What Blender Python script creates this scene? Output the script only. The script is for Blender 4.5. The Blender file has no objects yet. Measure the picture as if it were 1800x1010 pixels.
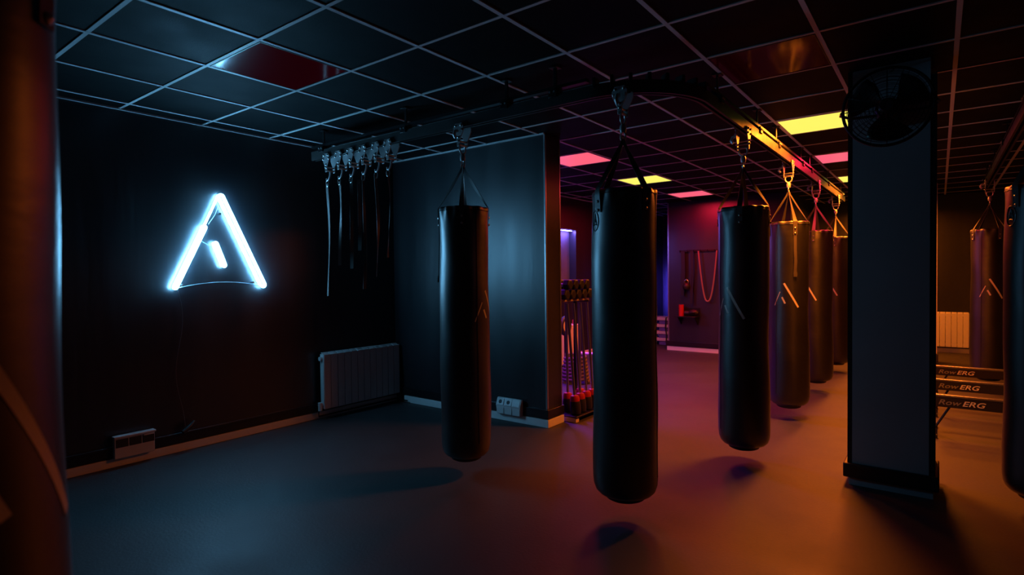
import bpy, bmesh, math, random
from mathutils import Vector, Matrix
R = random.Random(7)
PI = math.pi
scene = bpy.context.scene
COL = scene.collection

# ------------------------------------------------------------------ camera, world, exposure
cam_d = bpy.data.cameras.new('camera')
cam = bpy.data.objects.new('camera', cam_d)
COL.objects.link(cam)
cam_d.sensor_width = 36.0
cam_d.lens = 993.03 / 1800 * 36.0
cam_d.clip_start = 0.02
cam_d.dof.use_dof = True
cam_d.dof.focus_distance = 4.6
cam_d.dof.aperture_fstop = 2.8
CR, CU, CF = Vector((0.79774, 0.6029, -0.01136)), Vector((-0.0041, 0.02427, 0.9997)), Vector((-0.60299, 0.79746, -0.02191))
CU = -CR.cross(CF).normalized() * -1
cam.matrix_world = Matrix(((CR.x, CU.x, -CF.x, 0), (CR.y, CU.y, -CF.y, 0), (CR.z, CU.z, -CF.z, 1.40), (0, 0, 0, 1)))
scene.camera = cam
w = bpy.data.worlds.new('world'); scene.world = w; w.use_nodes = True
w.node_tree.nodes['Background'].inputs[0].default_value = (0.0, 0.0, 0.0, 1)
w.node_tree.nodes['Background'].inputs[1].default_value = 0.0
scene.view_settings.view_transform = 'Standard'
scene.view_settings.look = 'None'
scene.view_settings.gamma = 1.0
scene.view_settings.use_curve_mapping = False
scene.view_settings.exposure = 0.0

# light levels of the lamps, the added violet and blue ones included
NEON = 92.0
P_YEL, P_PINK, P_VIO, P_BLUE = 92.0, 20.0, 85.0, 24.0
C_YEL, C_PINK, C_VIO, C_BLUE = (1.0, .19, .012), (1.0, .012, .05), (.22, .02, 1.0), (.08, .05, 1.0)

# ------------------------------------------------------------------ materials
def mat(name, col, rough=.5, metal=0.0, spec=.5, bump=None, vary=None, coat=0.0, emis=None):
    m = bpy.data.materials.new(name); m.use_nodes = True
    nt = m.node_tree; b = nt.nodes['Principled BSDF']
    b.inputs['Base Color'].default_value = (*col, 1)
    b.inputs['Roughness'].default_value = rough
    b.inputs['Metallic'].default_value = metal
    b.inputs['Specular IOR Level'].default_value = spec
    b.inputs['Coat Weight'].default_value = coat
    b.inputs['Coat Roughness'].default_value = .42
    if emis:
        b.inputs['Emission Color'].default_value = (*emis[:3], 1)
        b.inputs['Emission Strength'].default_value = emis[3]
    tc = nt.nodes.new('ShaderNodeTexCoord')
    def noise(scale, stretch, detail=4):
        mp = nt.nodes.new('ShaderNodeMapping'); mp.inputs['Scale'].default_value = stretch
        nt.links.new(tc.outputs['Object'], mp.inputs['Vector'])
        n = nt.nodes.new('ShaderNodeTexNoise'); n.inputs['Scale'].default_value = scale
        n.inputs['Detail'].default_value = detail
        nt.links.new(mp.outputs[0], n.inputs['Vector']); return n
    if bump:      # (scale, strength, distance, stretch)
        n = noise(bump[0], bump[3] if len(bump) > 3 else (1, 1, 1))
        bp = nt.nodes.new('ShaderNodeBump'); bp.inputs['Strength'].default_value = bump[1]; bp.inputs['Distance'].default_value = bump[2]
        nt.links.new(n.outputs['Fac'], bp.inputs['Height']); nt.links.new(bp.outputs[0], b.inputs['Normal'])
    if vary:      # (scale, low, high, rough_low, rough_high, stretch)
        n = noise(vary[0], vary[5] if len(vary) > 5 else (1, 1, 1), 6)
        cr = nt.nodes.new('ShaderNodeMix'); cr.data_type = 'RGBA'
        cr.inputs[6].default_value = (*[c * vary[1] for c in col], 1); cr.inputs[7].default_value = (*[c * vary[2] for c in col], 1)
        nt.links.new(n.outputs['Fac'], cr.inputs[0]); nt.links.new(cr.outputs[2], b.inputs['Base Color'])
        mr = nt.nodes.new('ShaderNodeMapRange'); mr.inputs[1].default_value = .3; mr.inputs[2].default_value = .7
        mr.inputs[3].default_value = vary[3]; mr.inputs[4].default_value = vary[4]
        nt.links.new(n.outputs['Fac'], mr.inputs[0]); nt.links.new(mr.outputs[0], b.inputs['Roughness'])
    return m
M = dict(
    floor=mat('rubber floor', (.042, .042, .044), .6, 0, .4, (60, .25, .004), (1.6, .75, 1.2, .5, .64)),
    wall=mat('black satin paint', (.010, .012, .016), .42, 0, 1.0, (2.6, .4, .02, (1, 1, .1)), (3, .8, 1.2, .33, .44, (1, 1, .15))),
    tile=mat('charcoal ceiling tile', (.007, .0085, .009), .68, 0, .1, (140, .3, .003), (4, .8, 1.2, .6, .72)),
    grid=mat('grey painted grid', (.75, .78, .8), .45, 0, .5),
    board=mat('white painted board', (.86, .86, .84), .45, 0, .5, None, (6, .9, 1.0, .4, .5)),
    trunk=mat('black plastic trunking', (.012, .012, .014), .35),
    alu=mat('brushed aluminium', (.62, .62, .62), .32, 1, .5, (80, .1, .001, (1, 1, .05))),
    leather=mat('black leatherette', (.0035, .0037, .004), .4, 0, 1.0, (14, .3, .006, (.5, .5, 1.6)), (5, .8, 1.2, .36, .44), .8),
    seam=mat('seam piping', (.02, .02, .022), .3),
    strap=mat('woven webbing', (.075, .07, .065), .5, 0, .6, (220, .3, .001)),
    logo=mat('reflective logo tape', (.75, .7, .62), .35, 0, .6),
    zinc=mat('zinc plated steel', (.5, .5, .5), .4, .5, .5),
    rail=mat('black painted steel rail', (.04, .038, .036), .45, 0, .5, (30, .1, .002), (8, .85, 1.1, .36, .5)),
    dark=mat('black metal', (.012, .012, .013), .38, .2, .5),
    plastic=mat('black plastic', (.015, .015, .016), .4),
    rad=mat('white enamel', (.72, .72, .72), .35, 0, .5),
    socket=mat('white socket plastic', (.68, .7, .7), .4),
    sockdark=mat('socket opening', (.03, .03, .03), .6),
    colpan=mat('pale grey column paint', (.36, .40, .42), .5, 0, .4, (3, .15, .01), (2.5, .85, 1.1, .45, .58)),
    colstrip=mat('black column edging', (.01, .01, .012), .5),
    gel=mat('dimmed red panel', (.02, .001, .003), .1, 0, .6, emis=(1, .0, .08, .010)),  # faint red glow put into the panel as emission
    gel2=mat('red gel panel', (.02, .001, .003), .1, 0, .6, emis=(1, .0, .05, .004)),  # weaker red emission put into the gel
    red=mat('red rubber', (.45, .015, .02), .4),
    rubber=mat('black rubber', (.012, .012, .012), .5),
    steel=mat('chromed steel', (.6, .58, .55), .28, 1),
    rope=mat('pale rope', (.26, .19, .17), .8, 0, .3, (90, .5, .003)),
    oldrope=mat('brown rope', (.12, .09, .05), .8),
    violetstep=mat('violet foam step', (.16, .13, .5), .6),
    step=mat('pale foam step', (.82, .76, .82), .55),
    wood=mat('pale wood', (.45, .33, .2), .6),
    cream=mat('cream panel', (.7, .6, .45), .5),
    yellowp=mat('lit yellow panel', (.02, .02, .02), .3, emis=(1.0, .93, .135, 1.0)),
    pinkp=mat('lit pink panel', (.02, .02, .02), .3, emis=(1.0, .125, .205, 1.0)),
    violetp=mat('added violet panel', (.02, .02, .02), .3, emis=(.3, .1, 1.0, 2.0)),
    bluep=mat('added blue tube', (.02, .02, .02), .3, emis=(.1, .06, 1.0, 3.0)),
    strip=mat('violet led strip', (.02, .02, .02), .3, emis=(.26, .18, 1.0, 60.0)),
    neon=mat('neon tube', (.1, .1, .1), .3, emis=(.18, .58, 1.0, NEON)),
    smoke=mat('white wire', (.5, .6, .65), .4),
    letter=mat('pale lettering', (.65, .62, .58), .5),
    grey=mat('grey plastic', (.2, .2, .2), .5),
)
# clear acrylic: mostly see-through, faint haze and gloss
ac = bpy.data.materials.new('clear acrylic'); ac.use_nodes = True; M['acrylic'] = ac
nt = ac.node_tree; out = nt.nodes['Material Output']; nt.nodes.remove(nt.nodes['Principled BSDF'])
tr = nt.nodes.new('ShaderNodeBsdfTransparent'); gl = nt.nodes.new('ShaderNodeBsdfGlossy'); gl.inputs['Roughness'].default_value = .08
df = nt.nodes.new('ShaderNodeBsdfTranslucent'); df.inputs[0].default_value = (.8, .85, .9, 1)
m1 = nt.nodes.new('ShaderNodeMixShader'); m1.inputs[0].default_value = .06
m2 = nt.nodes.new('ShaderNodeMixShader'); m2.inputs[0].default_value = .05
nt.links.new(tr.outputs[0], m1.inputs[1]); nt.links.new(gl.outputs[0], m1.inputs[2])
nt.links.new(m1.outputs[0], m2.inputs[1]); nt.links.new(df.outputs[0], m2.inputs[2]); nt.links.new(m2.outputs[0], out.inputs[0])

# ------------------------------------------------------------------ mesh helpers
class MB:
    def __init__(s): s.v = []; s.f = []
    def add(s, vs, fs):
        o = len(s.v); s.v += [tuple(v) for v in vs]; s.f += [tuple(i + o for i in f) for f in fs]
    def box(s, lo, hi, mtx=None):
        vs = [Vector((x, y, z)) for x in (lo[0], hi[0]) for y in (lo[1], hi[1]) for z in (lo[2], hi[2])]
        if mtx: vs = [mtx @ v for v in vs]
        s.add(vs, [(0, 1, 3, 2), (4, 6, 7, 5), (0, 4, 5, 1), (2, 3, 7, 6), (0, 2, 6, 4), (1, 5, 7, 3)]); return s
    def tube(s, pts, r, seg=12, closed=False, caps=True):
        pts = [Vector(p) for p in pts]; n = len(pts); rings = []; up = None
        for i in range(n):
            a = pts[i - 1] if (i > 0 or closed) else pts[i]; b = pts[(i + 1) % n] if (i < n - 1 or closed) else pts[i]
            t = (b - a).normalized()
            if up is None: up = Vector((0, 0, 1)) if abs(t.z) < .9 else Vector((1, 0, 0))
            x = t.cross(up).normalized(); y = x.cross(t).normalized(); up = y
            rr = r[i] if isinstance(r, (list, tuple)) else r
            rings.append([pts[i] + x * rr * math.cos(2 * PI * k / seg) + y * rr * math.sin(2 * PI * k / seg) for k in range(seg)])
        vs = [p for rg in rings for p in rg]; fs = []
        for i in range(n if closed else n - 1):
            j = (i + 1) % n
            for k in range(seg):
                k2 = (k + 1) % seg; fs.append((i * seg + k, j * seg + k, j * seg + k2, i * seg + k2))
        if caps and not closed:
            fs.append(tuple(range(seg - 1, -1, -1))[::-1]); fs.append(tuple((n - 1) * seg + k for k in range(seg)))
        s.add(vs, fs); return s
    def cyl(s, a, b, r, seg=16): return s.tube([a, b], r, seg)
    def ribbon(s, pts, dirs, wd, th):      # flat band along pts; dirs = width directions
        pts = [Vector(p) for p in pts]; n = len(pts); vs = []
        for i in range(n):
            t = (pts[min(i + 1, n - 1)] - pts[max(i - 1, 0)]).normalized()
            d = Vector(dirs[i] if isinstance(dirs, list) else dirs).normalized(); nn = t.cross(d).normalized()
            ww = wd[i] if isinstance(wd, (list, tuple)) else wd
            for a, b in ((-1, -1), (1, -1), (1, 1), (-1, 1)): vs.append(pts[i] + d * a * ww / 2 + nn * b * th / 2)
        fs = []
        for i in range(n - 1):
            for k in range(4): k2 = (k + 1) % 4; fs.append((i * 4 + k, i * 4 + k2, i * 4 + 4 + k2, i * 4 + 4 + k))
        fs += [(3, 2, 1, 0), tuple((n - 1) * 4 + k for k in range(4))]
        s.add(vs, fs); return s
    def lathe(s, prof, seg=48, fn=None, c=(0, 0, 0)):
        vs = []; n = len(prof)
        for r, z in prof:
            for k in range(seg):
                a = 2 * PI * k / seg; rr = r + (fn(a, z) * min(1, r / .1) if fn else 0)
                vs.append((c[0] + rr * math.cos(a), c[1] + rr * math.sin(a), c[2] + z))
        fs = [(i * seg + k, i * seg + (k + 1) % seg, (i + 1) * seg + (k + 1) % seg, (i + 1) * seg + k) for i in range(n - 1) for k in range(seg)]
        fs.append(tuple(range(seg))[::-1]); fs.append(tuple((n - 1) * seg + k for k in range(seg)))
        s.add(vs, fs); return s
    def prism(s, poly, d, mtx=None):       # polygon of 3D points pushed along d
        n = len(poly); d = Vector(d); vs = [Vector(p) for p in poly] + [Vector(p) + d for p in poly]
        if mtx: vs = [mtx @ v for v in vs]
        s.add(vs, [tuple(range(n))[::-1], tuple(range(n, 2 * n))] + [(k, (k + 1) % n, n + (k + 1) % n, n + k) for k in range(n)]); return s
    def build(s, name, m, parent=None, bevel=0, smooth=True):
        me = bpy.data.meshes.new(name); me.from_pydata(s.v, [], s.f)
        bm = bmesh.new(); bm.from_mesh(me); bmesh.ops.recalc_face_normals(bm, faces=bm.faces)
        bm.to_mesh(me); bm.free()
        me.materials.append(M[m] if isinstance(m, str) else m)
        o = bpy.data.objects.new(name, me); COL.objects.link(o)
        if parent: o.parent = parent
        if smooth:
            me.shade_smooth()
            try: me.set_sharp_from_angle(angle=math.radians(38))
            except Exception: pass
        if bevel:
            b = o.modifiers.new('bevel', 'BEVEL'); b.width = bevel; b.segments = 2; b.limit_method = 'ANGLE'
        return o
def thing(name, label, cat, loc=(0, 0, 0), rz=0, group=None):
    o = bpy.data.objects.new(name, None); COL.objects.link(o); o.empty_display_size = .1
    o.location = loc; o.rotation_euler = (0, 0, rz); o['label'] = label; o['category'] = cat
    if group: o['group'] = group
    return o
def tag(o, label, cat, group=None):
    o['label'] = label; o['category'] = cat
    if group: o['group'] = group
    return o
def struct(o): o['kind'] = 'structure'; return o
def box(lo, hi, mtx=None): return MB().box(lo, hi, mtx)
def copy_tree(o, parent=None):
    c = o.copy(); COL.objects.link(c)
    if parent: c.parent = parent
    for ch in list(o.children): copy_tree(ch, c)
    return c

# ------------------------------------------------------------------ the room
H = 2.685
XL, XR, YF, YB = -4.92, 3.4, -2.6, 12.1
YP, XP = 4.30, -2.86                     # partition face and its free end
struct(box((XL - .2, YF - .2, -.12), (XR + .2, YB + .2, 0)).build('floor', 'floor'))
ceil = struct(box((XL - .2, YF - .2, H), (XR + .2, YB + .2, H + .1)).build('ceiling', 'tile'))
GX, GY, SX, SY = -2.925, 1.0385, .6, .5973
gm = MB()
for b in range(-3, 11):
    x = GX + SX * b; gm.box((x - .012, YF, H - .006), (x + .012, YB, H))
for a in range(-6, 19):
    y = GY + SY * a; gm.box((XL, y - .0105, H - .0055), (XR, y + .0105, H))
gm.box((XL, YF, H - .012), (XL + .02, YB, H)); gm.box((XL, YP - .02, H - .012), (XP, YP, H))
gm.build('ceiling_grid', 'grid', ceil)
# left wall with a niche at the back (Y 7.0..8.32, z 1.0..2.15)
NY0, NY1, NZ0, NZ1 = 7.1, 8.32, .95, 2.15
wl = MB(); wl.box((XL - .2, YF, 0), (XL, NY0, H)); wl.box((XL - .2, NY1, 0), (XL, YB, H))
wl.box((XL - .2, NY0, 0), (XL, NY1, NZ0)); wl.box((XL - .2, NY0, NZ1), (XL, NY1, H)); wl.box((XL - .2, NY0, NZ0), (XL - .14, NY1, NZ1))
struct(wl.build('wall_left', 'wall'))
struct(box((XL, YP, 0), (XP, YP + .25, H - .001)).build('wall_middle', 'wall', bevel=.004))
struct(box((-3.95, 9.95, 0), (-1.9, YB, H - .001)).build('wall_niche', 'wall'))
struct(box((XL - .2, YB, 0), (XR, YB + .2, H - .001)).build('wall_back', 'wall'))
struct(box((XR, YF, 0), (XR + .2, YB + .2, H - .001)).build('wall_right', 'wall'))
struct(box((XL - .2, YF - .2, 0), (XR + .2, YF, H - .001)).build('wall_front', 'wall'))
# skirting boards
struct(box((XL, YF, 0), (XL + .018, YP, .065)).build('baseboard_left', 'board', bevel=.003))
struct(box((XL, YP + .25, 0), (XL + .018, YB, .075)).build('baseboard_left_rear', 'board', bevel=.003))
b = MB(); b.box((-4.76, YP - .024, 0), (XP + .024, YP, .072)); b.box((XP, YP, 0), (XP + .024, YP + .25, .072))
struct(b.build('baseboard_middle', 'board', bevel=.003))
b = MB(); b.box((-3.968, 9.932, 0), (-1.9, 9.95, .075)); b.box((-3.968, 9.95, 0), (-3.95, YB, .075))
struct(b.build('baseboard_niche', 'board', bevel=.003))
struct(box((-1.9, YB - .018, 0), (XR, YB, .08)).build('baseboard_back', 'board', bevel=.003))
# corner trims
t = MB(); t.box((XP - .014, YP - .003, .165), (XP + .003, YP, H - .01)); t.box((XP, YP - .003, .165), (XP + .003, YP + .014, H - .01))
struct(t.build('trim_1', 'alu'))
t = MB(); t.box((XP, YP + .236, .165), (XP + .003, YP + .253, H - .01)); struct(t.build('trim_2', 'alu'))
t = MB(); t.box((-3.953, 9.947, .17), (-3.932, 9.95, H - .01)); t.box((-3.953, 9.95, .17), (-3.95, 9.97, H - .01)); struct(t.build('trim_3', 'alu'))

# cable trunking above the skirting
b = MB(); b.box((XL, YF, .075), (XL + .022, YP, .155)); b.box((XL + .022, YF, .135), (XL + .03, YP, .155))
struct(b.build('trim_5', 'trunk', bevel=.002))
b = MB(); b.box((XL + .03, YP - .022, .078), (XP + .022, YP, .162)); b.box((XP, YP, .078), (XP + .022, YP + .26, .162))
struct(b.build('trim_6', 'trunk', bevel=.004))
b = MB(); b.box((-3.985, 9.915, .085), (-1.9, 9.95, .17)); b.box((-3.985, 9.95, .085), (-3.95, YB, .17))
struct(b.build('trim_7', 'trunk', bevel=.004))

# ------------------------------------------------------------------ ceiling light panels
def panel(bi, ai, kind, label, w_=1, f_=1.0):
    x0, y0 = GX + SX * bi + .014, GY + SY * ai + .013
    x1, y1 = GX + SX * (bi + w_) - .014, GY + SY * (ai + 1) - .013
    cx, cy = (x0 + x1) / 2, (y0 + y1) / 2
    t = thing('light_panel', label, 'ceiling light', (cx, cy, H - .008), 0)
    hx, hy = (x1 - x0) / 2, (y1 - y0) / 2
    f = MB()
    for lo, hi in (((-hx, -hy, 0), (hx, -hy + .008, .008)), ((-hx, hy - .008, 0), (hx, hy, .008)), ((-hx, -hy, 0), (-hx + .008, hy, .008)), ((hx - .008, -hy, 0), (hx, hy, .008))): f.box(lo, hi)
    f.build('frame', 'dark' if kind.startswith('gel') else 'grid', t)
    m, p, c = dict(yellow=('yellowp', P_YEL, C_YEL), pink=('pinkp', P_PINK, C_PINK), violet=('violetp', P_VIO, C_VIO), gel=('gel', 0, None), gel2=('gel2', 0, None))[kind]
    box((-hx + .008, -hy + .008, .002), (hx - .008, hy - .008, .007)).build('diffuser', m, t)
    if p:
        ld = bpy.data.lights.new('panel_lamp', 'AREA'); ld.shape = 'RECTANGLE'; ld.size = 2 * hx - .03; ld.size_y = 2 * hy - .03
        ld.energy = p * f_; ld.color = c
        ld.spread = math.radians(dict(violet=125, pink=173, yellow=161)[kind])     # louvred panels: little light near the horizontal
        lo = bpy.data.objects.new('panel_lamp', ld); COL.objects.link(lo); lo.parent = t; lo.location = (0, 0, -.002)
    return t
panel(3, 7, 'yellow', 'large lit yellow ceiling panel beside the fan and column', f_=1.3)
panel(3, 10, 'pink', 'lit pink ceiling panel left of the column, behind the large yellow one')
panel(3, 13, 'yellow', 'small lit yellow ceiling panel beside column, farthest in right row')
panel(3, 16, 'yellow', 'yellow ceiling panel added out of view behind the front column')  # unseen lamp added to light the far radiator orange
panel(-1, 7, 'pink', 'lit pink ceiling panel just right of the partition wall')
panel(-1, 10, 'yellow', 'lit yellow ceiling panel behind the straps of the nearest centre bag', f_=.5)
panel(-1, 13, 'pink', 'lit pink ceiling panel nearest the far red wall', f_=2.2)
panel(-1, 1, 'gel', 'dark red ceiling panel with added faint glow above left, reflecting the neon sign')
panel(3, 4, 'gel2', 'dark red glossy ceiling panel with added faint glow at upper right, orange reflections')
panel(-3, 7, 'violet', 'violet ceiling panel added out of view behind the partition wall')  # unseen lamp added for the violet light behind the partition

# ------------------------------------------------------------------ neon sign
SX0 = XL + .034
def sp(y, z, dx=0): return (dx, y * .989 - 2.37 * .989, z * .989 + 1.4 * .011 - 1.7)
ns = thing('neon_sign', 'glowing white-blue neon triangle sign mounted on the dark left wall', 'neon sign', (SX0, 2.37 * .989, 1.7))
ap, bl, br = (2.374, 2.137), (1.99, 1.317), (2.772, 1.323)
def lerp(a, b, t): return (a[0] + (b[0] - a[0]) * t, a[1] + (b[1] - a[1]) * t)
arc = []
for k in range(25):
    u = k / 24; p = lerp(bl, br, u); arc.append((p[0], p[1] + .047 * 4 * u * (1 - u)))
outline = [(ap[0] - .012, ap[1] + .01), (ap[0] + .012, ap[1] + .01)] + [(br[0] + .01, br[1] - .005)] + arc[::-1] + [(bl[0] - .01, bl[1] - .005)]
pm = MB(); pm.prism([sp(y, z, -.012) for y, z in outline], (.005, 0, 0)); pm.build('acrylic_panel', 'acrylic', ns, smooth=False)
MB().tube([sp(y, z, -.0095) for y, z in arc], .0032, 8).build('panel_edge', 'smoke', ns)
def tubepath(name, pts): return MB().tube([sp(y, z, .004) for y, z in pts], .0085, 10).build(name, 'neon', ns)
def off(a, b, d, e0=0, e1=0):     # parallel copy of a segment in the sign's plane
    v = Vector((b[0] - a[0], b[1] - a[1])); L = v.length; v /= L; n = Vector((-v.y, v.x))
    A = Vector(a) + n * d + v * e0; B = Vector(b) + n * d - v * e1
    return [tuple(A), tuple(B)]
def loop(a, b, d):                # closed hairpin round a stroke
    p = off(a, b, d); q = off(a, b, -d); out = [p[0], p[1]]
    for k in range(1, 6):
        an = math.atan2(p[1][1] - b[1], p[1][0] - b[0]) - PI * k / 6; out.append((b[0] + d * math.cos(an), b[1] + d * math.sin(an)))
    out += [q[1], q[0]]
    for k in range(1, 6):
        an = math.atan2(q[0][1] - a[1], q[0][0] - a[0]) - PI * k / 6; out.append((a[0] + d * math.cos(an), a[1] + d * math.sin(an)))
    return out
apx = (2.38, 2.115)
half = (2.25, 1.84)
def closed_neon(pts): return MB().tube([sp(y, z, .004) for y, z in pts], .0085, 10, closed=True).build('neon_tube', 'neon', ns)
closed_neon(loop((2.39, 2.10), (2.752, 1.338), .021))
closed_neon(loop((2.243, 1.83), (2.006, 1.335), .015))
MB().tube([sp(y, z, .004) for y, z in off((2.372, 2.12), (2.245, 1.845), 0)], .006, 8).build('neon_tube', 'neon', ns)
closed_neon(loop((2.335, 1.695), (2.402, 1.515), .014))
MB().tube([sp(y, z, .01) for y, z in ((2.365, 2.03), (2.33, 1.94), (2.275, 1.86))], .0022, 6).build('wire', 'smoke', ns)
MB().tube([sp(y, z, .006) for y, z in ((2.215, 1.715), (2.26, 1.69), (2.31, 1.665))], .0022, 6).build('wire', 'smoke', ns)
for y, z in ((2.378, 1.955), (2.06, 1.35), (2.66, 1.36)):
    a = sp(y, z, -.053); MB().cyl((a[0] + .020, a[1], a[2]), (a[0] + .058, a[1], a[2]), .008, 12).build('standoff', 'alu', ns)
cp = [(XL + .045, 2.0 + .03 * math.sin(k * .35), 1.31 - k * .05) for k in range(24)]
tag(MB().tube(cp, .0025, 6).build('power_cable', 'grey'), 'thin cable hanging down the wall below the neon sign', 'cable')

# ------------------------------------------------------------------ radiators
def radiator(name, label, loc, rz, L, zb, zt, n, thick=.085):
    t = thing(name, label, 'radiator', loc, rz)
    f = MB(); pitch = L / n
    for i in range(n):
        x0 = i * pitch
        f.box((x0 + .0022, -thick, zb + .006), (x0 + pitch - .0022, -thick + .010, zt - .016))
        f.box((x0 + pitch / 2 - .008, -thick + .01, zb + .02), (x0 + pitch / 2 + .008, -.03, zt - .02))
        f.box((x0 + .005, -.042, zb + .02), (x0 + pitch - .005, -.032, zt - .02))
        for k in range(4): f.box((x0 + .004, -thick + .003 + k * .013, zt - .026 + k * .006), (x0 + pitch - .004, -thick + .015 + k * .013, zt - .016 + k * .006))
    f.build('fins', 'rad', t, bevel=.002)
    for x in (-.004, L): box((x, -thick + .004, zb + .012), (x + .004, -.03, zt - .012)).build('side_panel', 'rad', t, bevel=.001)
    MB().cyl((0, -.055, zb + .05), (L, -.055, zb + .05), .018).build('manifold', 'rad', t)
    MB().cyl((0, -.055, zt - .05), (L, -.055, zt - .05), .018).build('manifold', 'rad', t)
    for x in (L * .2, L * .8): box((x - .015, -.035, zt - .09), (x + .015, .0, zt - .05)).build('wall_bracket', 'rad', t)
    return t
r1 = radiator('radiator', 'white panel radiator low on the left wall near the corner', (XL + .022, 3.29, 0), PI / 2, .97, .095, .655, 12)
MB().cyl((-.03, -.055, .60), (0, -.055, .60), .02).build('bleed_valve', 'rad', r1)
v = MB(); v.cyl((-.045, -.055, .145), (0, -.055, .145), .017); v.cyl((-.03, -.055, .09), (-.03, -.055, .17), .02); v.build('valve', 'rad', r1)
radiator('radiator', 'radiator lit orange on the far wall behind the column', (-.30, YB, 0), 0, .70, .10, .69, 9)
# heating pipe
tag(MB().tube([(XL + .05, 3.26, .10), (XL + .05, 3.26, .03), (XL + .05, YP - .05, .03), (XL + .25, YP - .06, .03)], .008, 8).build('heating_pipe', 'dark'), 'dark heating pipe running under the left wall radiator', 'pipe')

# ------------------------------------------------------------------ sockets
sk = thing('socket_box', 'white triple socket block on trunking of the partition wall', 'power socket', (-3.265, YP - .022, 0))
poly = [(-.145, 0, .065), (-.145, -.03, .065), (-.145, -.05, .155), (-.145, -.022, .225), (-.145, 0, .225)]
MB().prism(poly, (.29, 0, 0)).build('housing', 'socket', sk, bevel=.004)
nrm = Vector((0, -.035, .02))
for i in range(3):
    cx = -.095 + i * .095
    mt = Matrix.Translation((cx, -.0375, .188)) @ Matrix.Rotation(math.radians(-22), 4, 'X')
    fp = box((-.04, -.004, -.032), (.04, .002, .032), mt).build('face_plate', 'socket', sk, bevel=.002)
    if i < 2:
        MB().cyl(mt @ Vector((0, -.0048, 0)), mt @ Vector((0, -.001, 0)), .019, 20).build('socket_well', 'sockdark', fp)
    box((cx - .043, -.0475, .075), (cx + .043, -.040, .145)).build('blank_plate', 'socket', sk, bevel=.002)
sk = thing('socket_box', 'pale socket box low on the left wall near the large dark bag', 'power socket', (XL, 1.665, 0))
box((.022, -.135, .068), (.062, .135, .222)).build('housing', 'socket', sk, bevel=.004)
box((.02, -.14, .222), (.078, .14, .236)).build('lid', 'rad', sk, bevel=.003)
for i in range(3): box((.061, -.125 + i * .088, .15), (.067, -.045 + i * .088, .212)).build('face_plate', 'sockdark', sk, bevel=.002)
box((.062, .055, .208), (.080, .125, .216)).build('hinge_tab', 'rad', sk)
pl = tag(MB().tube([(XL + .07, 2.0, .165), (XL + .06, 2.06, .20), (XL + .05, 2.10, .235)], [.018, .02, .012], 10).build('power_adapter', 'plastic'), 'small black power adapter on left wall trunking under the neon sign', 'plug')

# ------------------------------------------------------------------ column with bumper
cl = thing('column', 'pale grey square column with black edging in front right', 'column', (-.245, 4.27, 0))
box((-.205, 0, .14), (.200, .36, H - .001)).build('shaft', 'colpan', cl)
box((-.232, .003, .14), (-.205, .363, H - .001)).build('edge_strip', 'colstrip', cl)
box((.200, .003, .14), (.232, .363, H - .1)).build('edge_strip', 'colstrip', cl)
box((.225, -.002, .14), (.232, .003, H - .1)).build('corner_angle', 'dark', cl)
box((-.225, .004, 0), (.222, .36, .14)).build('foot', 'colpan', cl)
box((-.255, -.022, .052), (.252, .38, .145)).build('bumper', 'plastic', cl, bevel=.008)
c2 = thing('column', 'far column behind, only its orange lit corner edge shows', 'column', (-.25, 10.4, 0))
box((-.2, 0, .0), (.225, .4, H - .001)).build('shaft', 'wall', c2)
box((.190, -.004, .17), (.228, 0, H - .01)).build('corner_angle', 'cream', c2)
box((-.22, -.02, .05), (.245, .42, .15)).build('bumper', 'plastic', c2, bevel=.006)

# ------------------------------------------------------------------ wall fan on the column
fan = thing('wall_fan', 'black round wall fan mounted high on the pale column', 'fan', (-.248, 4.0, 2.363))
fan.rotation_euler = (math.radians(90), 0, 0)      # local +Z looks towards -Y
def ring(r, z, t, seg=48): return [(r * math.cos(2 * PI * k / seg), r * math.sin(2 * PI * k / seg), z) for k in range(seg)]
MB().tube(ring(.225, .0, .01), .009, 8, closed=True).build('rim', 'dark', fan)
g = MB()
for k in range(1, 11):
    r = .03 + .0195 * k; g.tube(ring(r, .055 * math.cos(r / .225 * PI / 2), 0, 40), .0016, 5, closed=True)
for k in range(16):
    a = 2 * PI * k / 16
    g.tube([(q * math.cos(a), q * math.sin(a), .055 * math.cos(min(q, .225) / .225 * PI / 2)) for q in (.03, .08, .13, .18, .225)], .0018, 5)
g.build('front_guard', 'dark', fan)
g = MB()
for k in range(1, 10):
    r = .03 + .0215 * k; g.tube(ring(r, -.06 * math.cos(r / .225 * PI / 2), 0, 36), .0016, 5, closed=True)
for k in range(12):
    a = 2 * PI * k / 12
    g.tube([(q * math.cos(a), q * math.sin(a), -.06 * math.cos(q / .225 * PI / 2)) for q in (.03, .1, .17, .225)], .0018, 5)
g.build('rear_guard', 'dark', fan)
for k in range(3):
    a = 2 * PI * k / 3 + .35; vs = []; fs = []
    n, m_ = 8, 7
    for i in range(n + 1):
        r = .035 + .165 * i / n; wdt = .32 + .55 * math.sin(min(1, i / n * 1.15) * PI * .62)
        for j in range(m_ + 1):
            s_ = j / m_ - .5; an = a + s_ * wdt * 1.5 + .25 * i / n
            vs.append((r * math.cos(an), r * math.sin(an), -.028 * s_ * 1.6 + .004 * math.sin(j)))
    for i in range(n):
        for j in range(m_): q = i * (m_ + 1) + j; fs.append((q, q + 1, q + m_ + 2, q + m_ + 1))
    bmb = MB(); bmb.add(vs, fs); bo = bmb.build('blade', 'plastic', fan); so = bo.modifiers.new('s', 'SOLIDIFY'); so.thickness = .003
MB().lathe([(.0, .03), (.03, .03), (.042, .02), (.045, -.02), (.04, -.03)], 24).build('hub', 'plastic', fan)
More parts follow.
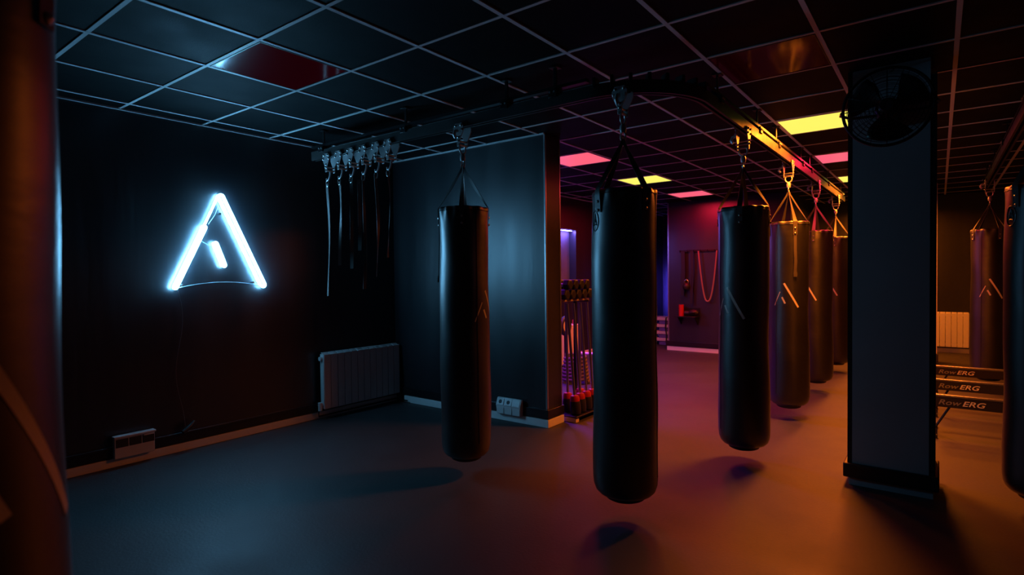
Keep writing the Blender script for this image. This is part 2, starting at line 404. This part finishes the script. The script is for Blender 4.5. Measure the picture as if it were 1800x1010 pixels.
MB().lathe([(.055, -.03), (.065, -.045), (.065, -.12), (.05, -.14)], 24).build('motor', 'plastic', fan)
MB().lathe([(.0, .056), (.034, .058), (.036, .052), (.03, .048)], 24).build('badge_cap', 'plastic', fan)
y = MB(); y.tube([(-.232, 0, 0), (-.245, 0, -.06), (-.20, 0, -.17), (0, 0, -.2), (.20, 0, -.17), (.245, 0, -.06), (.232, 0, 0)], .009, 8)
y.build('yoke', 'dark', fan)
box((-.05, -.08, -.25), (.05, .08, -.195)).build('wall_plate', 'dark', fan, bevel=.004)
MB().tube([(.03, .22, -.02), (.025, .24, -.12), (.01, .262, -.2), (0, .27, -.245)], .004, 8).build('cord', 'plastic', fan)

# ------------------------------------------------------------------ overhead rails
def sweep(path, poly, closed=False):
    m = MB(); n = len(path); k = len(poly); vs = []
    for i, p in enumerate(path):
        p = Vector(p); t = (Vector(path[min(i + 1, n - 1)]) - Vector(path[max(i - 1, 0)])).normalized(); s_ = Vector((t.y, -t.x, 0))
        vs += [p + s_ * u + Vector((0, 0, v_)) for u, v_ in poly]
    fs = [(i * k + j, i * k + (j + 1) % k, (i + 1) * k + (j + 1) % k, (i + 1) * k + j) for i in range(n - 1) for j in range(k)]
    fs += [tuple(range(k))[::-1], tuple((n - 1) * k + j for j in range(k))]
    m.add(vs, fs); return m
ZR, ZT = 2.435, 2.405
CH = [(-.026, 0), (-.026, .075), (.026, .075), (.026, 0), (.010, 0), (.010, .004), (.022, .004), (.022, .071), (-.022, .071), (-.022, .004), (-.010, .004), (-.010, 0)]
UP = [(-.02, .105), (-.02, .125), (.02, .125), (.02, .105)]
def rail(label, segs, hangers, brackets=()):
    t = thing('overhead_rail', label, 'ceiling rail', (segs[0][0][0], segs[0][0][1], ZR))
    o = Vector((segs[0][0][0], segs[0][0][1], 0))
    for sg in segs:
        P_ = [Vector(p) - o for p in sg]; sweep(P_, CH).build('channel', 'rail', t)
    for sg in segs:
        if len(sg) == 2: sweep([Vector(p) - o for p in sg], UP).build('strut', 'dark', t)
    for (x, y_, ang) in hangers:
        mt = Matrix.Translation(Vector((x, y_, 0)) - o) @ Matrix.Rotation(ang, 4, 'Z')
        h = MB(); h.box((-.036, -.03, .055), (.036, .03, .105), mt); h.box((-.005, -.012, .125), (.005, .012, H - ZR - .006), mt)
        h.box((-.03, -.03, H - ZR - .012), (.03, .03, H - ZR - .0065), mt)
        ho = h.build('hanger', 'dark', t, bevel=.002)
        for s_ in (-1, 1):
            for e in (-.016, .016): MB().cyl(mt @ Vector((s_ * .034, e, .085)), mt @ Vector((s_ * .044, e, .085)), .006, 8).build('bolt', 'zinc', ho)
    for (x, y_, ang) in brackets:
        mt = Matrix.Translation(Vector((x, y_, 0)) - o) @ Matrix.Rotation(ang, 4, 'Z')
        box((-.032, -.010, .055), (.032, .010, .115), mt).build('bracket', 'dark', t, bevel=.002)
    return t
RC = .52; cxr, cyr = -1.15 - RC, 2.98 + RC          # bend centre
bend = [(cxr + RC * math.cos(a), cyr + RC * math.sin(a), 0) for a in [-PI / 2 + PI / 2 * k / 24 for k in range(25)]]
mainseg = [[(-4.45, 2.98, 0), (cxr, 2.98, 0)], bend, [(-1.15, cyr, 0), (-1.15, 9.75, 0)]]
hang = [(x, 2.98, PI / 2) for x in (-4.3, -3.25, -2.28, -1.9)] + [(-1.15, y_, 0) for y_ in (3.75, 4.75, 5.4, 6.5, 7.0, 8.2, 9.5)]
br_ = [(cxr + RC * math.cos(a), cyr + RC * math.sin(a), a) for a in [-PI / 2 + PI / 2 * (k + .5) / 8 for k in range(8)]]
rail('long black and steel ceiling rail bending round above the centre bags', mainseg, hang, br_)
rail('dark ceiling rail at the right edge over two hanging bags', [[(.47, 2.9, 0), (.47, 9.4, 0)]], [(.47, y_, 0) for y_ in (3.1, 5.0, 6.6, 8.0, 9.2)])
rail('short ceiling rail above the close dark bag at far left', [[(-1.08, -1.6, 0), (-1.08, .6, 0)]], [(-1.08, -1.2, 0), (-1.08, .4, 0)])

# ------------------------------------------------------------------ trolleys
def make_trolley(hooked):
    t = thing('rail_trolley', 'x', 'rail trolley')
    pz = [(-.030, .055), (.030, .055), (.047, .028), (.047, .002), (.036, -.02), (.016, -.058), (.012, -.105), (-.012, -.105), (-.016, -.058), (-.036, -.02), (-.047, .002), (-.047, .028)]
    for s_ in (-1, 1):
        po = MB().prism([(s_ * .040 - .0025, u, v_) for u, v_ in pz], (.005, 0, 0)).build('plate', 'zinc', t, bevel=.001)
        for (u, v_) in ((-.026, .040), (.026, .040), (-.036, .008), (.036, .008), (0, -.042), (0, -.066)):
            MB().lathe([(.0085, 0), (.0085, .004), (.005, .008), (.001, .009)], 10).build('bolt', 'steel', po)
            bo = po.children[-1]; bo.rotation_euler = (0, s_ * PI / 2, 0); bo.location = (s_ * .0425, u, v_)
    for u in (-.026, .026):
        for s_ in (-1, 1): MB().cyl((s_ * .0275, u, .047), (s_ * .036, u, .047), .013, 16).build('wheel', 'plastic', t)
    MB().cyl((-.044, 0, -.066), (.044, 0, -.066), .007, 10).build('axle', 'steel', t)
    MB().cyl((-.044, 0, -.092), (.044, 0, -.092), .008, 10).build('axle', 'steel', t)
    if hooked:
        h = MB(); h.tube([(.030 * math.cos(a), 0, -.118 - .034 * math.sin(a)) for a in [PI * (k / 10 - .2) for k in range(15)]], .006, 8); h.build('shackle', 'zinc', t)
        h = MB(); h.lathe([(.006, -.205), (.016, -.20), (.019, -.185), (.019, -.165), (.012, -.150), (.006, -.145)], 16); h.build('swivel', 'zinc', t)
        h = MB(); h.tube([(0, .016 * math.cos(a), -.222 + .024 * math.sin(a)) for a in [2 * PI * k / 16 for k in range(16)]], .005, 8, closed=True); h.build('ring', 'steel', t)
        MB().tube([(-.05, 0, .0), (-.075, .0, -.005), (-.085, 0, -.03), (-.07, 0, -.05)], .012, 8).build('brake_knob', 'zinc', t)
    else:
        h = MB(); h.tube([(0, .000, -.09), (0, .004, -.125), (0, .018, -.155), (0, .036, -.172), (0, .05, -.165), (0, .052, -.15)], .0075, 8); h.build('hook', 'zinc', t)
        h = MB(); h.tube([(0, .045 + .018 * math.cos(a), -.195 + .026 * math.sin(a)) for a in [2 * PI * k / 14 for k in range(14)]], .0045, 8, closed=True); h.build('ring', 'steel', t)
    return t

# ------------------------------------------------------------------ punching bags
def bagwob(a, z):
    w_ = .0028 * math.sin(2 * a + 4.3 * z) + .0022 * math.sin(5.1 * z + a) + .0015 * math.sin(11 * z + 3 * a)
    w_ += .006 * math.exp(-((z - .45) / .35) ** 2)
    if z > 1.74: w_ += .0075 * ((z - 1.74) / .13) ** 2 * math.sin(12 * a + 1.6 * math.sin(2 * a))
    return w_
BZ0, BZ1, BR = .13, 1.875, .172
def surf(a, z, o=.0): rr = BR + bagwob(a, z) + o; return Vector((rr * math.cos(a), rr * math.sin(a), z))
def az(deg): return math.radians(deg - 90)        # local azimuth, 0 = the logo side, + to its right
def logo_strip(x0, z0, x1, z1, wd):
    n = 14; vs = []
    for i in range(n + 1):
        u = i / n; x = x0 + (x1 - x0) * u; z = z0 + (z1 - z0) * u
        dx, dz = (x1 - x0), (z1 - z0); L = math.hypot(dx, dz); nx, nz = -dz / L, dx / L
        for s_ in (-1, 1):
            for o in (-.001, .0012): vs.append(surf(az(0) + (x + nx * s_ * wd / 2) / BR, z + nz * s_ * wd / 2, o))
    fs = []
    for i in range(n):
        q = i * 4; fs += [(q, q + 4, q + 5, q + 1), (q + 1, q + 5, q + 7, q + 3), (q + 3, q + 7, q + 6, q + 2), (q + 2, q + 6, q + 4, q)]
    fs += [(0, 1, 3, 2), (n * 4, n * 4 + 2, n * 4 + 3, n * 4 + 1)]
    m = MB(); m.add(vs, fs); return m
STR = (18, 108, 198, 288)
def make_bag():
    t = thing('punching_bag', 'x', 'punching bag')
    prof = [(.085, BZ0), (.115, BZ0 + .001), (.140, BZ0 + .012), (.158, BZ0 + .032), (.168, BZ0 + .062), (BR, BZ0 + .10)]
    z = BZ0 + .13
    while z < BZ1 - .04: prof.append((BR, z)); z += .024
    prof += [(BR, BZ1 - .03), (BR - .001, BZ1 - .012), (BR - .005, BZ1 - .004), (BR - .012, BZ1), (BR - .022, BZ1 - .003), (.10, BZ1 + .004), (.02, BZ1 + .008)]
    MB().lathe(prof, 96, bagwob).build('body', 'leather', t)
    MB().lathe([(.02, .104), (.09, .104), (.105, .112), (.112, .132), (.05, .134)], 48).build('base_cap', 'rubber', t)
    sm = MB(); sm.tube([surf(az(-38), BZ0 + .12 + k * .05, .0005) for k in range(33)], .0022, 6); sm.build('seam', 'seam', t)
    sm = MB(); sm.tube([surf(2 * PI * k / 96, BZ1 - .028, .0008) for k in range(96)], .0025, 6, closed=True); sm.build('rim_piping', 'seam', t)
    for i, d in enumerate(STR):
        a = az(d); e = Vector((math.cos(a), math.sin(a), 0)); tg = Vector((-e.y, e.x, 0))
        pts = [e * .006 + Vector((0, 0, 2.165)), e * .012 + Vector((0, 0, 2.14)), e * .088 + Vector((0, 0, 2.01)), e * (BR - .008) + Vector((0, 0, BZ1 + .014)),
               surf(a, BZ1 - .006, .006), surf(a, BZ1 - .04, .006), surf(a, 1.80, .005), surf(a, 1.745, .004)]
        dirs = [(tg * math.cos(q) + e * math.sin(q)) for q in [math.radians(v) * (1 if i % 2 else -1) for v in (70, 68, 45, 12, 0, 0, 0, 0)]]
        s = MB().ribbon(pts, dirs, [.014, .018, .030, .034, .036, .036, .036, .036], .003).build('strap', 'strap', t)
        for zz in (1.805, 1.757):
            r = MB().lathe([(.0085, 0), (.0085, .003), (.005, .006), (.001, .007)], 12).build('rivet', 'steel', s)
            r.rotation_euler = (0, PI / 2, a); r.location = surf(a, zz, .006)
            r.rotation_mode = 'XYZ'
    MB().tube([Vector((0, .012 * math.cos(b_), 2.168 + .012 * math.sin(b_))) for b_ in [2 * PI * k / 12 for k in range(12)]], .004, 8, closed=True).build('d_ring', 'steel', t)
    logo_strip(-.040, 1.295, .082, 1.07, .017).build('logo_stroke', 'logo', t)
    logo_strip(-.074, 1.215, -.132, 1.085, .008).build('logo_stroke', 'logo', t)
    logo_strip(-.058, 1.165, -.030, 1.105, .015).build('logo_stroke', 'logo', t)
    # stamped oval badge on the other side
    bd = MB(); ac_ = az(184); zc = 1.700
    bd.tube([surf(ac_ + .036 * math.cos(b_) / BR, zc + .056 * math.sin(b_), .001) for b_ in [2 * PI * k / 40 for k in range(40)]], .003, 6, closed=True)
    def bl_(pts): bd.tube([surf(ac_ + x / BR, zc + z_, .001) for x, z_ in pts], .0025, 6)
    bl_([(0, .04), (-.01, .01), (-.02, -.025)]); bl_([(0, .04), (.01, .01), (.02, -.025)]); bl_([(-.02, -.025), (0, -.018), (.02, -.025)]); bl_([(-.002, .01), (.004, -.008)])
    bd.build('badge', 'leather', t)
    return t
def add_tail(t, d, name='strap_tail'):
    a = az(d); dr = Vector((-math.sin(a), math.cos(a), 0))
    s = MB(); s.ribbon([surf(a, 1.745, .003), surf(a, 1.6, .006), surf(a + .02, 1.5, .008), surf(a, 1.40, .006)], dr, .026, .0025)
    s.ribbon([surf(a, 1.40, .008), surf(a, 1.355, .008)], dr, .032, .008)
    s.build(name, 'strap', t)
bag0 = make_bag(); tro0 = make_trolley(True); used = []
def bag_at(x, y_, delta, label, tlabel, rail_dir, tail=True, scale=1.0):
    d = Vector((x, y_)).normalized(); rt = Vector((d.y, -d.x)); dl = math.radians(delta)
    fv = -d * math.cos(dl) + rt * math.sin(dl); th = math.atan2(fv.x, -fv.y)
    b_ = bag0 if not used else copy_tree(bag0); tr_ = tro0 if not used else copy_tree(tro0); used.append(1)
    b_.location = (x, y_, 0); b_.scale = (scale, scale, 1); b_.rotation_euler = (0, 0, th); b_['label'] = label; b_['group'] = 'black punching bags hanging from the rails'
    tr_.location = (x, y_, ZT); tr_.rotation_euler = (0, 0, rail_dir); tr_['label'] = tlabel; tr_['group'] = 'trolleys carrying punching bags'
    return b_
bag_a = bag_at(-2.675, 2.98, 68, 'black punching bag hanging before the partition wall, leftmost hanging clear', 'steel trolley holding the bag in front of partition wall', PI / 2)
bag_at(-1.445, 2.98, 112, 'largest central black punching bag with oval badge near its top left', 'dark trolley on rail bend above the central bag', PI / 2, scale=1.05)
bag_at(-1.15, 4.35, -26, 'black punching bag left of column, nearest in the receding row', 'brightly lit trolley plate above the nearest bag of the receding row', 0)
bag_d = bag_at(-1.15, 5.92, 0, 'black punching bag second in the row with full logo facing front', 'red lit trolley above the second bag of the row', 0)
bag_at(-1.15, 7.42, -26, 'black punching bag third in the row, red lit strap', 'trolley above the third bag of the row', 0)
bag_at(-1.15, 9.0, -21, 'black punching bag farthest in the row beside the column', 'trolley above the farthest bag of the row', 0)
bag_at(.47, 8.66, 14, 'orange lit punching bag with logo, behind the rowing machines right of column', 'trolley at the far end of the right rail', 0)
bag_at(.47, 4.30, 118, 'punching bag cut off by the right edge of the photo', 'trolley above the bag at the right edge', 0)
bag_at(-1.08, .10, 40, 'very close dark punching bag filling the left edge', 'trolley above the close left bag', 0)
add_tail(bag_a, 198); add_tail(bag_d, 18)

# stored trolleys at the end of the rail, each with a hanging strap
st0 = make_trolley(False)
words = ['leftmost', 'second from left', 'third from left', 'fourth from left', 'fifth from left', 'rightmost, darker one']
sx = [-4.215, -4.045, -3.885, -3.725, -3.565, -3.42]
for i, x in enumerate(sx):
    s = st0 if i == 0 else copy_tree(st0)
    s.location = (x, 2.98, ZT + .005); s.rotation_euler = (0, 0, PI / 2)
    s['label'] = words[i] + ' of the empty steel trolleys parked at rail end by left wall'; s['group'] = 'empty trolleys parked on the rail'
def hstrap(x, zb, wd, label, tw=.3, y_=2.98):
    n = 22; z0 = 2.215; pts = []; dirs = []; wds = []
    for k in range(n):
        u = k / (n - 1); pts.append((x + .008 * math.sin(u * 5 + x * 9), y_ + .01 * math.sin(u * 4), z0 + (zb - z0) * u))
        a = tw * math.sin(u * 5 + x * 13) + x * 3; dirs.append(Vector((math.cos(a), math.sin(a), 0))); wds.append(wd)
    m = MB(); m.ribbon(pts, dirs, wds, .003)
    t = m.build('hanging_strap', 'strap'); tag(t, label, 'strap', 'loose straps hanging from the parked trolleys')
hstrap(-4.262, 1.235, .032, 'longest dark strap, hanging from leftmost parked trolley', .2)
hstrap(-4.090, 1.50, .024, 'narrow dark strap hanging from second parked trolley', .5)
hstrap(-3.935, 1.47, .028, 'dark strap hanging from the third parked trolley', .4)
hstrap(-3.880, 1.62, .030, 'shorter dark strap just right of the third parked trolley', .4, 3.02)
hstrap(-3.770, 1.30, .026, 'dark strap hanging from fourth parked trolley', .6)
hstrap(-3.610, 1.40, .026, 'dark strap hanging from fifth parked trolley', .6)
hstrap(-3.465, 1.55, .028, 'rightmost loose strap hanging from the last parked trolley', .4)

# ------------------------------------------------------------------ rowing machines
def make_text(s, size, mname, parent, mtx, ext=.0008, shear=.3):
    cu = bpy.data.curves.new('lettering', 'FONT'); cu.body = s; cu.size = size; cu.extrude = ext; cu.shear = shear; cu.offset = size * .012
    cu.space_character = 1.02
    o = bpy.data.objects.new('t', cu); COL.objects.link(o); bpy.context.view_layer.update()
    me = bpy.data.meshes.new_from_object(o); bpy.data.objects.remove(o)
    x0 = min(v.co.x for v in me.vertices); x1 = max(v.co.x for v in me.vertices)
    me.transform(Matrix.Translation((-x0, 0, 0))); me.transform(mtx)
    me.materials.clear(); me.materials.append(M[mname])
    ob = bpy.data.objects.new('lettering', me); COL.objects.link(ob); ob.parent = parent
    return x1 - x0
def make_rower():
    t = thing('rowing_machine', 'x', 'rowing machine')
    b_ = MB(); b_.box((-.06, -.024, .232), (1.32, .024, .322)); bo = b_.build('rail', 'plastic', t, bevel=.003)
    b_ = MB(); b_.box((-.06, -.026, .322), (1.32, .026, .338)); b_.build('track', 'alu', t, bevel=.002)
    # lettering: Row + ERG
    mt = Matrix.Translation((.0, -.0245, .255)) @ Matrix.Rotation(PI / 2, 4, 'X') @ Matrix.Scale(1.32, 4, (1, 0, 0))
    w_ = make_text('Row', .060, 'grey', bo, mt)
    mt = Matrix.Translation((.0 + w_ * 1.32 + .004, -.0245, .255)) @ Matrix.Rotation(PI / 2, 4, 'X') @ Matrix.Scale(1.32, 4, (1, 0, 0))
    make_text('ERG', .060, 'letter', bo, mt)
    l = MB(); l.tube([(.08, 0, .24), (-.02, -.0, .05), (-.03, 0, .03)], .009, 8); l.build('rear_leg', 'dark', t)
    l = MB(); l.cyl((-.03, -.22, .03), (-.03, .22, .03), .016, 10)
    lo = l.build('rear_foot', 'dark', t)
    for s_ in (-1, 1): box((-.055, s_ * .2 - .02, 0), (-.005, s_ * .2 + .02, .03)).build('foot_pad', 'rubber', lo, bevel=.004)
    l = MB(); l.tube([(1.30, 0, .28), (1.75, 0, .30), (2.15, 0, .14)], .03, 10); l.build('front_frame', 'dark', t)
    l = MB(); l.cyl((2.15, -.3, .03), (2.15, .3, .03), .022, 10); l.box((2.13, -.02, .03), (2.17, .02, .16)); l.build('front_foot', 'dark', t)
    l = MB(); l.tube([(1.9 + .24 * math.cos(a), 0, .42 + .24 * math.sin(a)) for a in [2 * PI * k / 32 for k in range(32)]], .03, 8, closed=True)
    l.cyl((1.9, -.06, .42), (1.9, .06, .42), .22, 32); l.build('flywheel_cage', 'plastic', t)
    box((.95, -.14, .36), (1.17, .14, .41)).build('seat', 'rubber', t, bevel=.018)
    box((1.02, -.04, .335), (1.1, .04, .365)).build('seat_roller', 'dark', t)
    for s_ in (-1, 1):
        mt = Matrix.Translation((1.42, s_ * .11, .30)) @ Matrix.Rotation(math.radians(-50), 4, 'Y'); box((-.15, -.05, -.01), (.15, .05, .01), mt).build('footrest', 'plastic', t, bevel=.004)
    MB().tube([(1.9, 0, .6), (1.82, 0, .9), (1.72, 0, 1.0)], .012, 8).build('monitor_arm', 'dark', t)
    mt = Matrix.Translation((1.68, 0, 1.02)) @ Matrix.Rotation(math.radians(25), 4, 'Y'); box((-.015, -.09, -.07), (.015, .09, .07), mt).build('monitor', 'plastic', t, bevel=.006)
    MB().cyl((1.60, -.23, .52), (1.60, .23, .52), .014, 12).build('handle', 'rubber', t)
    return t
r0 = make_rower()
for i, (x, y_, lb) in enumerate(((.0, 6.07, 'nearest of the three rowing machines, white lettering on black rail'), (.0, 6.93, 'middle rowing machine of the three right of the column'), (.0, 7.9, 'farthest rowing machine, in front of the orange lit bag'))):
    t = r0 if i == 0 else copy_tree(r0); t.location = (x, y_, 0); t['label'] = lb; t['group'] = 'rowing machines side by side'

# ------------------------------------------------------------------ dumbbell rack and bars behind the partition end
rk = thing('dumbbell_rack', 'metal rack behind the partition end, dumbbells along its top', 'rack', (-2.90, 4.85, 0), 0)
MB().box((-.02, -.27, 1.135), (.02, .27, 1.155)).build('top_rail', 'wood', rk, bevel=.004)
MB().box((-.16, -.27, 1.12), (-.13, .27, 1.14)).build('rear_rail', 'dark', rk, bevel=.004)
f = MB()
for y_ in (-.27, .27): f.box((-.16, y_ - .015, 1.12), (.02, y_ + .015, 1.136)); f.box((-.16, y_ - .015, 0), (-.13, y_ + .015, 1.12))
f.build('frame', 'dark', rk, bevel=.003)
MB().box((-.18, -.28, 0), (.18, -.22, .045)).build('foot', 'cream', rk, bevel=.004)
MB().box((-.18, .22, 0), (.18, .28, .045)).build('foot', 'dark', rk, bevel=.004)
MB().box((-.17, -.28, .045), (.19, .30, .058)).build('tray', 'dark', rk, bevel=.003)
def make_dumbbell():
    t = thing('dumbbell', 'x', 'dumbbell')
    for s_ in (-1, 1):
        m = MB(); m.tube([(s_ * .045, 0, 0), (s_ * .055, 0, 0), (s_ * .105, 0, 0), (s_ * .115, 0, 0)], [.042, .055, .055, .042], 6); m.build('head', 'rubber', t, bevel=.003)
    MB().tube([(-.05, 0, 0), (-.02, 0, 0), (.02, 0, 0), (.05, 0, 0)], [.013, .016, .016, .013], 12).build('grip', 'steel', t)
    return t
d0 = make_dumbbell(); dn = ['nearest', 'second', 'third', 'fourth', 'farthest']
for i in range(5):
    t = d0 if i == 0 else copy_tree(d0); t.location = (-2.945, 4.63 + i * .112, 1.205); t.rotation_euler = (0, 0, .0)
    t['label'] = dn[i] + ' black dumbbell resting on top of the rack, lower row'; t['group'] = 'dumbbells on the rack'
for i in range(4):
    t = copy_tree(d0); t.location = (-2.945, 4.685 + i * .112, 1.300)
    t['label'] = dn[i] + ' black dumbbell in the upper row on the rack'; t['group'] = 'dumbbells on the rack'
def make_bar():
    t = thing('weighted_bar', 'x', 'weighted bar')
    MB().cyl((0, 0, .10), (0, 0, 1.06), .013, 12).build('shaft', 'steel', t)
    MB().lathe([(.012, .185), (.036, .178), (.046, .155), (.046, .125), (.03, .12)], 20).build('collar', 'red', t)
    MB().lathe([(.03, 0), (.048, .005), (.052, .03), (.052, .10), (.047, .125), (.02, .13)], 20).build('weight', 'rubber', t)
    return t
w0 = make_bar()
bars = [(-2.775, 4.665), (-2.785, 4.785), (-2.785, 4.905), (-2.785, 5.025), (-2.90, 4.725), (-2.90, 4.965)]
wn = ['front row nearest the partition', 'front row second', 'front row third', 'front row farthest', 'nearer one of the rear row', 'farther one of the rear row']
for i, (x, y_) in enumerate(bars):
    t = w0 if i == 0 else copy_tree(w0)
    t.location = (x, y_, 0.0615); t.rotation_euler = (.02 - .012 * i, -.07 if i < 4 else -.03, 0)
    t['label'] = 'steel bar with red collar, black weight, on rack, ' + wn[i]; t['group'] = 'weighted bars standing on the rack'

# things further back behind the partition
bx = thing('panel_box', 'cream panelled box standing against the back left wall behind the bars', 'box', (-4.62, 7.62, 0))
box((-.28, -.42, .03), (.10, .12, .62)).build('body', 'cream', bx, bevel=.006)
box((.10, -.38, .07), (.106, .08, .58)).build('front_panel', 'cream', bx, bevel=.003)
box((-.26, -.40, 0), (.08, .10, .03)).build('plinth', 'dark', bx)
box((.03, .0, .62), (.07, .04, .69)).build('knob', 'red', bx, bevel=.01)
wp = thing('weight_plate', 'black round weight plate with pale centre behind the steel bars', 'weight plate', (-4.30, 6.95, .66))
MB().tube([(0, .11 * math.cos(2 * PI * k / 32), .11 * math.sin(2 * PI * k / 32)) for k in range(32)], .035, 10, closed=True).build('rim', 'rubber', wp)
MB().cyl((-.012, 0, 0), (.012, 0, 0), .10, 28).build('centre', 'cream', wp)
MB().cyl((-.02, 0, 0), (.02, 0, 0), .025, 16).build('hub', 'steel', wp)
MB().cyl((0, 0, -.64), (0, 0, -.12), .02, 10).build('stand', 'dark', wp)
box((-.12, -.12, -.66), (.12, .12, -.64)).build('stand_base', 'dark', wp)
cp = []
for k in range(150):
    a = k * .32; cp.append((-3.75 + (.17 - k * .0003) * math.cos(a), 6.3 + (.17 - k * .0003) * math.sin(a), .025 + k / 20 * .045))
tag(MB().tube(cp, .021, 8).build('battle_rope', 'oldrope'), 'coiled brown battle rope on the floor behind the bars', 'rope')
sb = thing('sit_up_bar', 'low pale bar on dark feet behind the steel bars', 'exercise bar', (-3.9, 7.0, 0), .3)
MB().cyl((-.25, 0, .28), (.25, 0, .28), .02, 12).build('bar', 'step', sb)
for s_ in (-.22, .22): MB().tube([(s_, -.12, .01), (s_, 0, .27), (s_, .12, .01)], .012, 8).build('leg', 'dark', sb)

# niche with its led strip
ls = thing('led_strip', 'violet led strip glowing in the top of the wall niche', 'led strip', (XL - .07, 7.71, NZ1 - .012))
box((-.02, -.58, 0), (.02, .58, .010)).build('channel', 'alu', ls)
box((-.015, -.575, -.006), (.015, .575, 0)).build('diffuser', 'strip', ls)
ld = bpy.data.lights.new('strip_lamp', 'AREA'); ld.shape = 'RECTANGLE'; ld.size = .03; ld.size_y = 1.1; ld.energy = 14; ld.color = (.22, .14, 1.0)
lo = bpy.data.objects.new('strip_lamp', ld); COL.objects.link(lo); lo.parent = ls; lo.location = (0, 0, -.012); lo.rotation_euler = (0, math.radians(-12), 0)
nl = struct(box((XL - .139, NY0 + .001, NZ0 + .001), (XL - .132, NY1 - .001, NZ1 - .001)).build('trim_4', mat('grey plaster lining', (.13, .13, .17), .7, 0, .3, (5, .4, .02), (4, .6, 1.1, .6, .8))))
bt = thing('added_led_tube', 'blue led tube added out of view on the left wall, far recess', 'led tube', (XL, 11.2, 1.0))  # unseen lamp added to turn the recess wall blue
box((0, -.02, -.5), (.02, .02, .5)).build('holder', 'alu', bt)
MB().cyl((.035, 0, -.48), (.035, 0, .48), .014, 12).build('tube', 'bluep', bt)
ld = bpy.data.lights.new('tube_lamp', 'AREA'); ld.shape = 'RECTANGLE'; ld.size = .9; ld.size_y = .04; ld.energy = P_BLUE; ld.color = C_BLUE
lo = bpy.data.objects.new('tube_lamp', ld); COL.objects.link(lo); lo.parent = bt; lo.location = (.055, 0, 0); lo.rotation_euler = (0, -PI / 2, .8); ld.spread = math.radians(120)

# stack of aerobic steps in the recess
for i in range(4):
    z0 = i * .135
    t = thing('aerobic_step', ['lowest', 'second lowest', 'second highest', 'topmost'][i] + ' pale aerobic step in the stack in the far recess', 'aerobic step', (-4.47, 10.75, z0), 0, 'stacked aerobic steps')
    box((-.34, -.19, .075), (.34, .19, .135)).build('platform', 'step', t, bevel=.012)
    box((-.31, -.165, 0), (-.08, .165, .075)).build('block', 'violetstep', t, bevel=.006)
    box((.08, -.165, 0), (.31, .165, .075)).build('block', 'violetstep', t, bevel=.006)
b_ = thing('resistance_band', 'dark band looped over the right end of the stacked steps', 'resistance band', (-4.23, 10.545, 0))
MB().ribbon([(0, 0, .05), (.01, -.006, .2), (-.01, -.006, .35), (.0, 0, .54), (.02, .06, .552)], (1, 0, 0), .025, .004).build('band', 'rubber', b_)

# gear on the far purple wall
hb = thing('wall_hook_bar', 'dark wall bar for hanging gear on the far red-lit wall', 'hook bar', (-3.35, 9.95, 1.79))
box((-.38, -.02, -.02), (.42, 0, .02)).build('backplate', 'dark', hb, bevel=.003)
for k in range(7): MB().tube([(-.34 + k * .12, -.02, 0), (-.34 + k * .12, -.075, -.005), (-.34 + k * .12, -.085, .02)], .006, 8).build('hook', 'dark', hb)
pts = []
for k in range(41):
    u = k / 40; x = -.16 + .32 * u; zz = -.88 * (1 - abs(2 * u - 1) ** 2.6); pts.append((-3.21 + x * (1 - .15 * (1 - (2 * u - 1) ** 2)), 9.885 + .006 * math.sin(9 * u), 1.785 + zz))
tag(MB().tube(pts, .014, 8).build('climbing_rope', 'rope'), 'pale rope hanging in a long loop on the far wall', 'rope')
def ribs(x, zb, w_, label):
    m = MB(); m.ribbon([(x, 9.885, 1.785), (x + .01, 9.88, 1.5), (x - .01, 9.885, 1.2), (x, 9.885, zb)], (1, 0, 0), w_, .006)
    m.ribbon([(x + .03, 9.875, 1.785), (x + .035, 9.88, 1.4), (x + .01, 9.885, zb)], (1, 0, 0), w_ * .8, .006)
    tag(m.build('resistance_band', 'rubber'), label, 'resistance band')
ribs(-3.66, 1.0, .05, 'dark bands hanging at the left end of the hook bar')
ribs(-3.50, .85, .03, 'thin dark band hanging left of the pale rope')
kt = thing('hanging_kettlebell', 'steel handled black kettlebell hanging on far wall among dark bands', 'kettlebell', (-3.58, 9.87, 1.27))
MB().lathe([(.01, -.16), (.05, -.155), (.065, -.12), (.06, -.08), (.03, -.045), (.01, -.04)], 20).build('ball', 'rubber', kt)
MB().tube([(-.03, 0, -.06), (-.035, 0, -.01), (0, 0, .02), (.035, 0, -.01), (.03, 0, -.06)], .01, 8).build('handle', 'steel', kt)
sh = thing('wall_shelf', 'small black wall shelf low on the far wall', 'shelf', (-3.53, 9.95, .62))
box((-.22, -.22, 0), (.16, 0, .02)).build('board', 'dark', sh, bevel=.003)
for s_ in (-.18, .12): MB().prism([(s_, 0, 0), (s_, -.18, 0), (s_, 0, -.14)], (.012, 0, 0)).build('bracket', 'dark', sh)
box((-.22, -.02, .02), (.16, 0, .16)).build('back_lip', 'dark', sh)
rb = thing('foam_roller', 'red foam roller standing on the small wall shelf', 'foam roller', (-3.66, 9.83, .64))
MB().cyl((0, 0, 0), (0, 0, .2), .045, 20).build('roller', 'red', rb)
MB().cyl((0, 0, .2), (0, 0, .204), .02, 16).build('core', 'rubber', rb)
dk = thing('boxing_glove', 'black boxing glove lying on the small wall shelf', 'boxing glove', (-3.44, 9.82, .645))
MB().tube([(-.08, 0, .05), (-.05, 0, .055), (0, 0, .06), (.06, 0, .058), (.09, 0, .05)], [.03, .052, .06, .05, .02], 14).build('mitt', 'rubber', dk)
MB().tube([(-.15, 0, .05), (-.07, 0, .05)], [.042, .04], 14).build('cuff', 'rubber', dk)
MB().tube([(-.04, -.05, .06), (.01, -.065, .07), (.05, -.06, .07)], [.018, .024, .015], 10).build('thumb', 'rubber', dk)
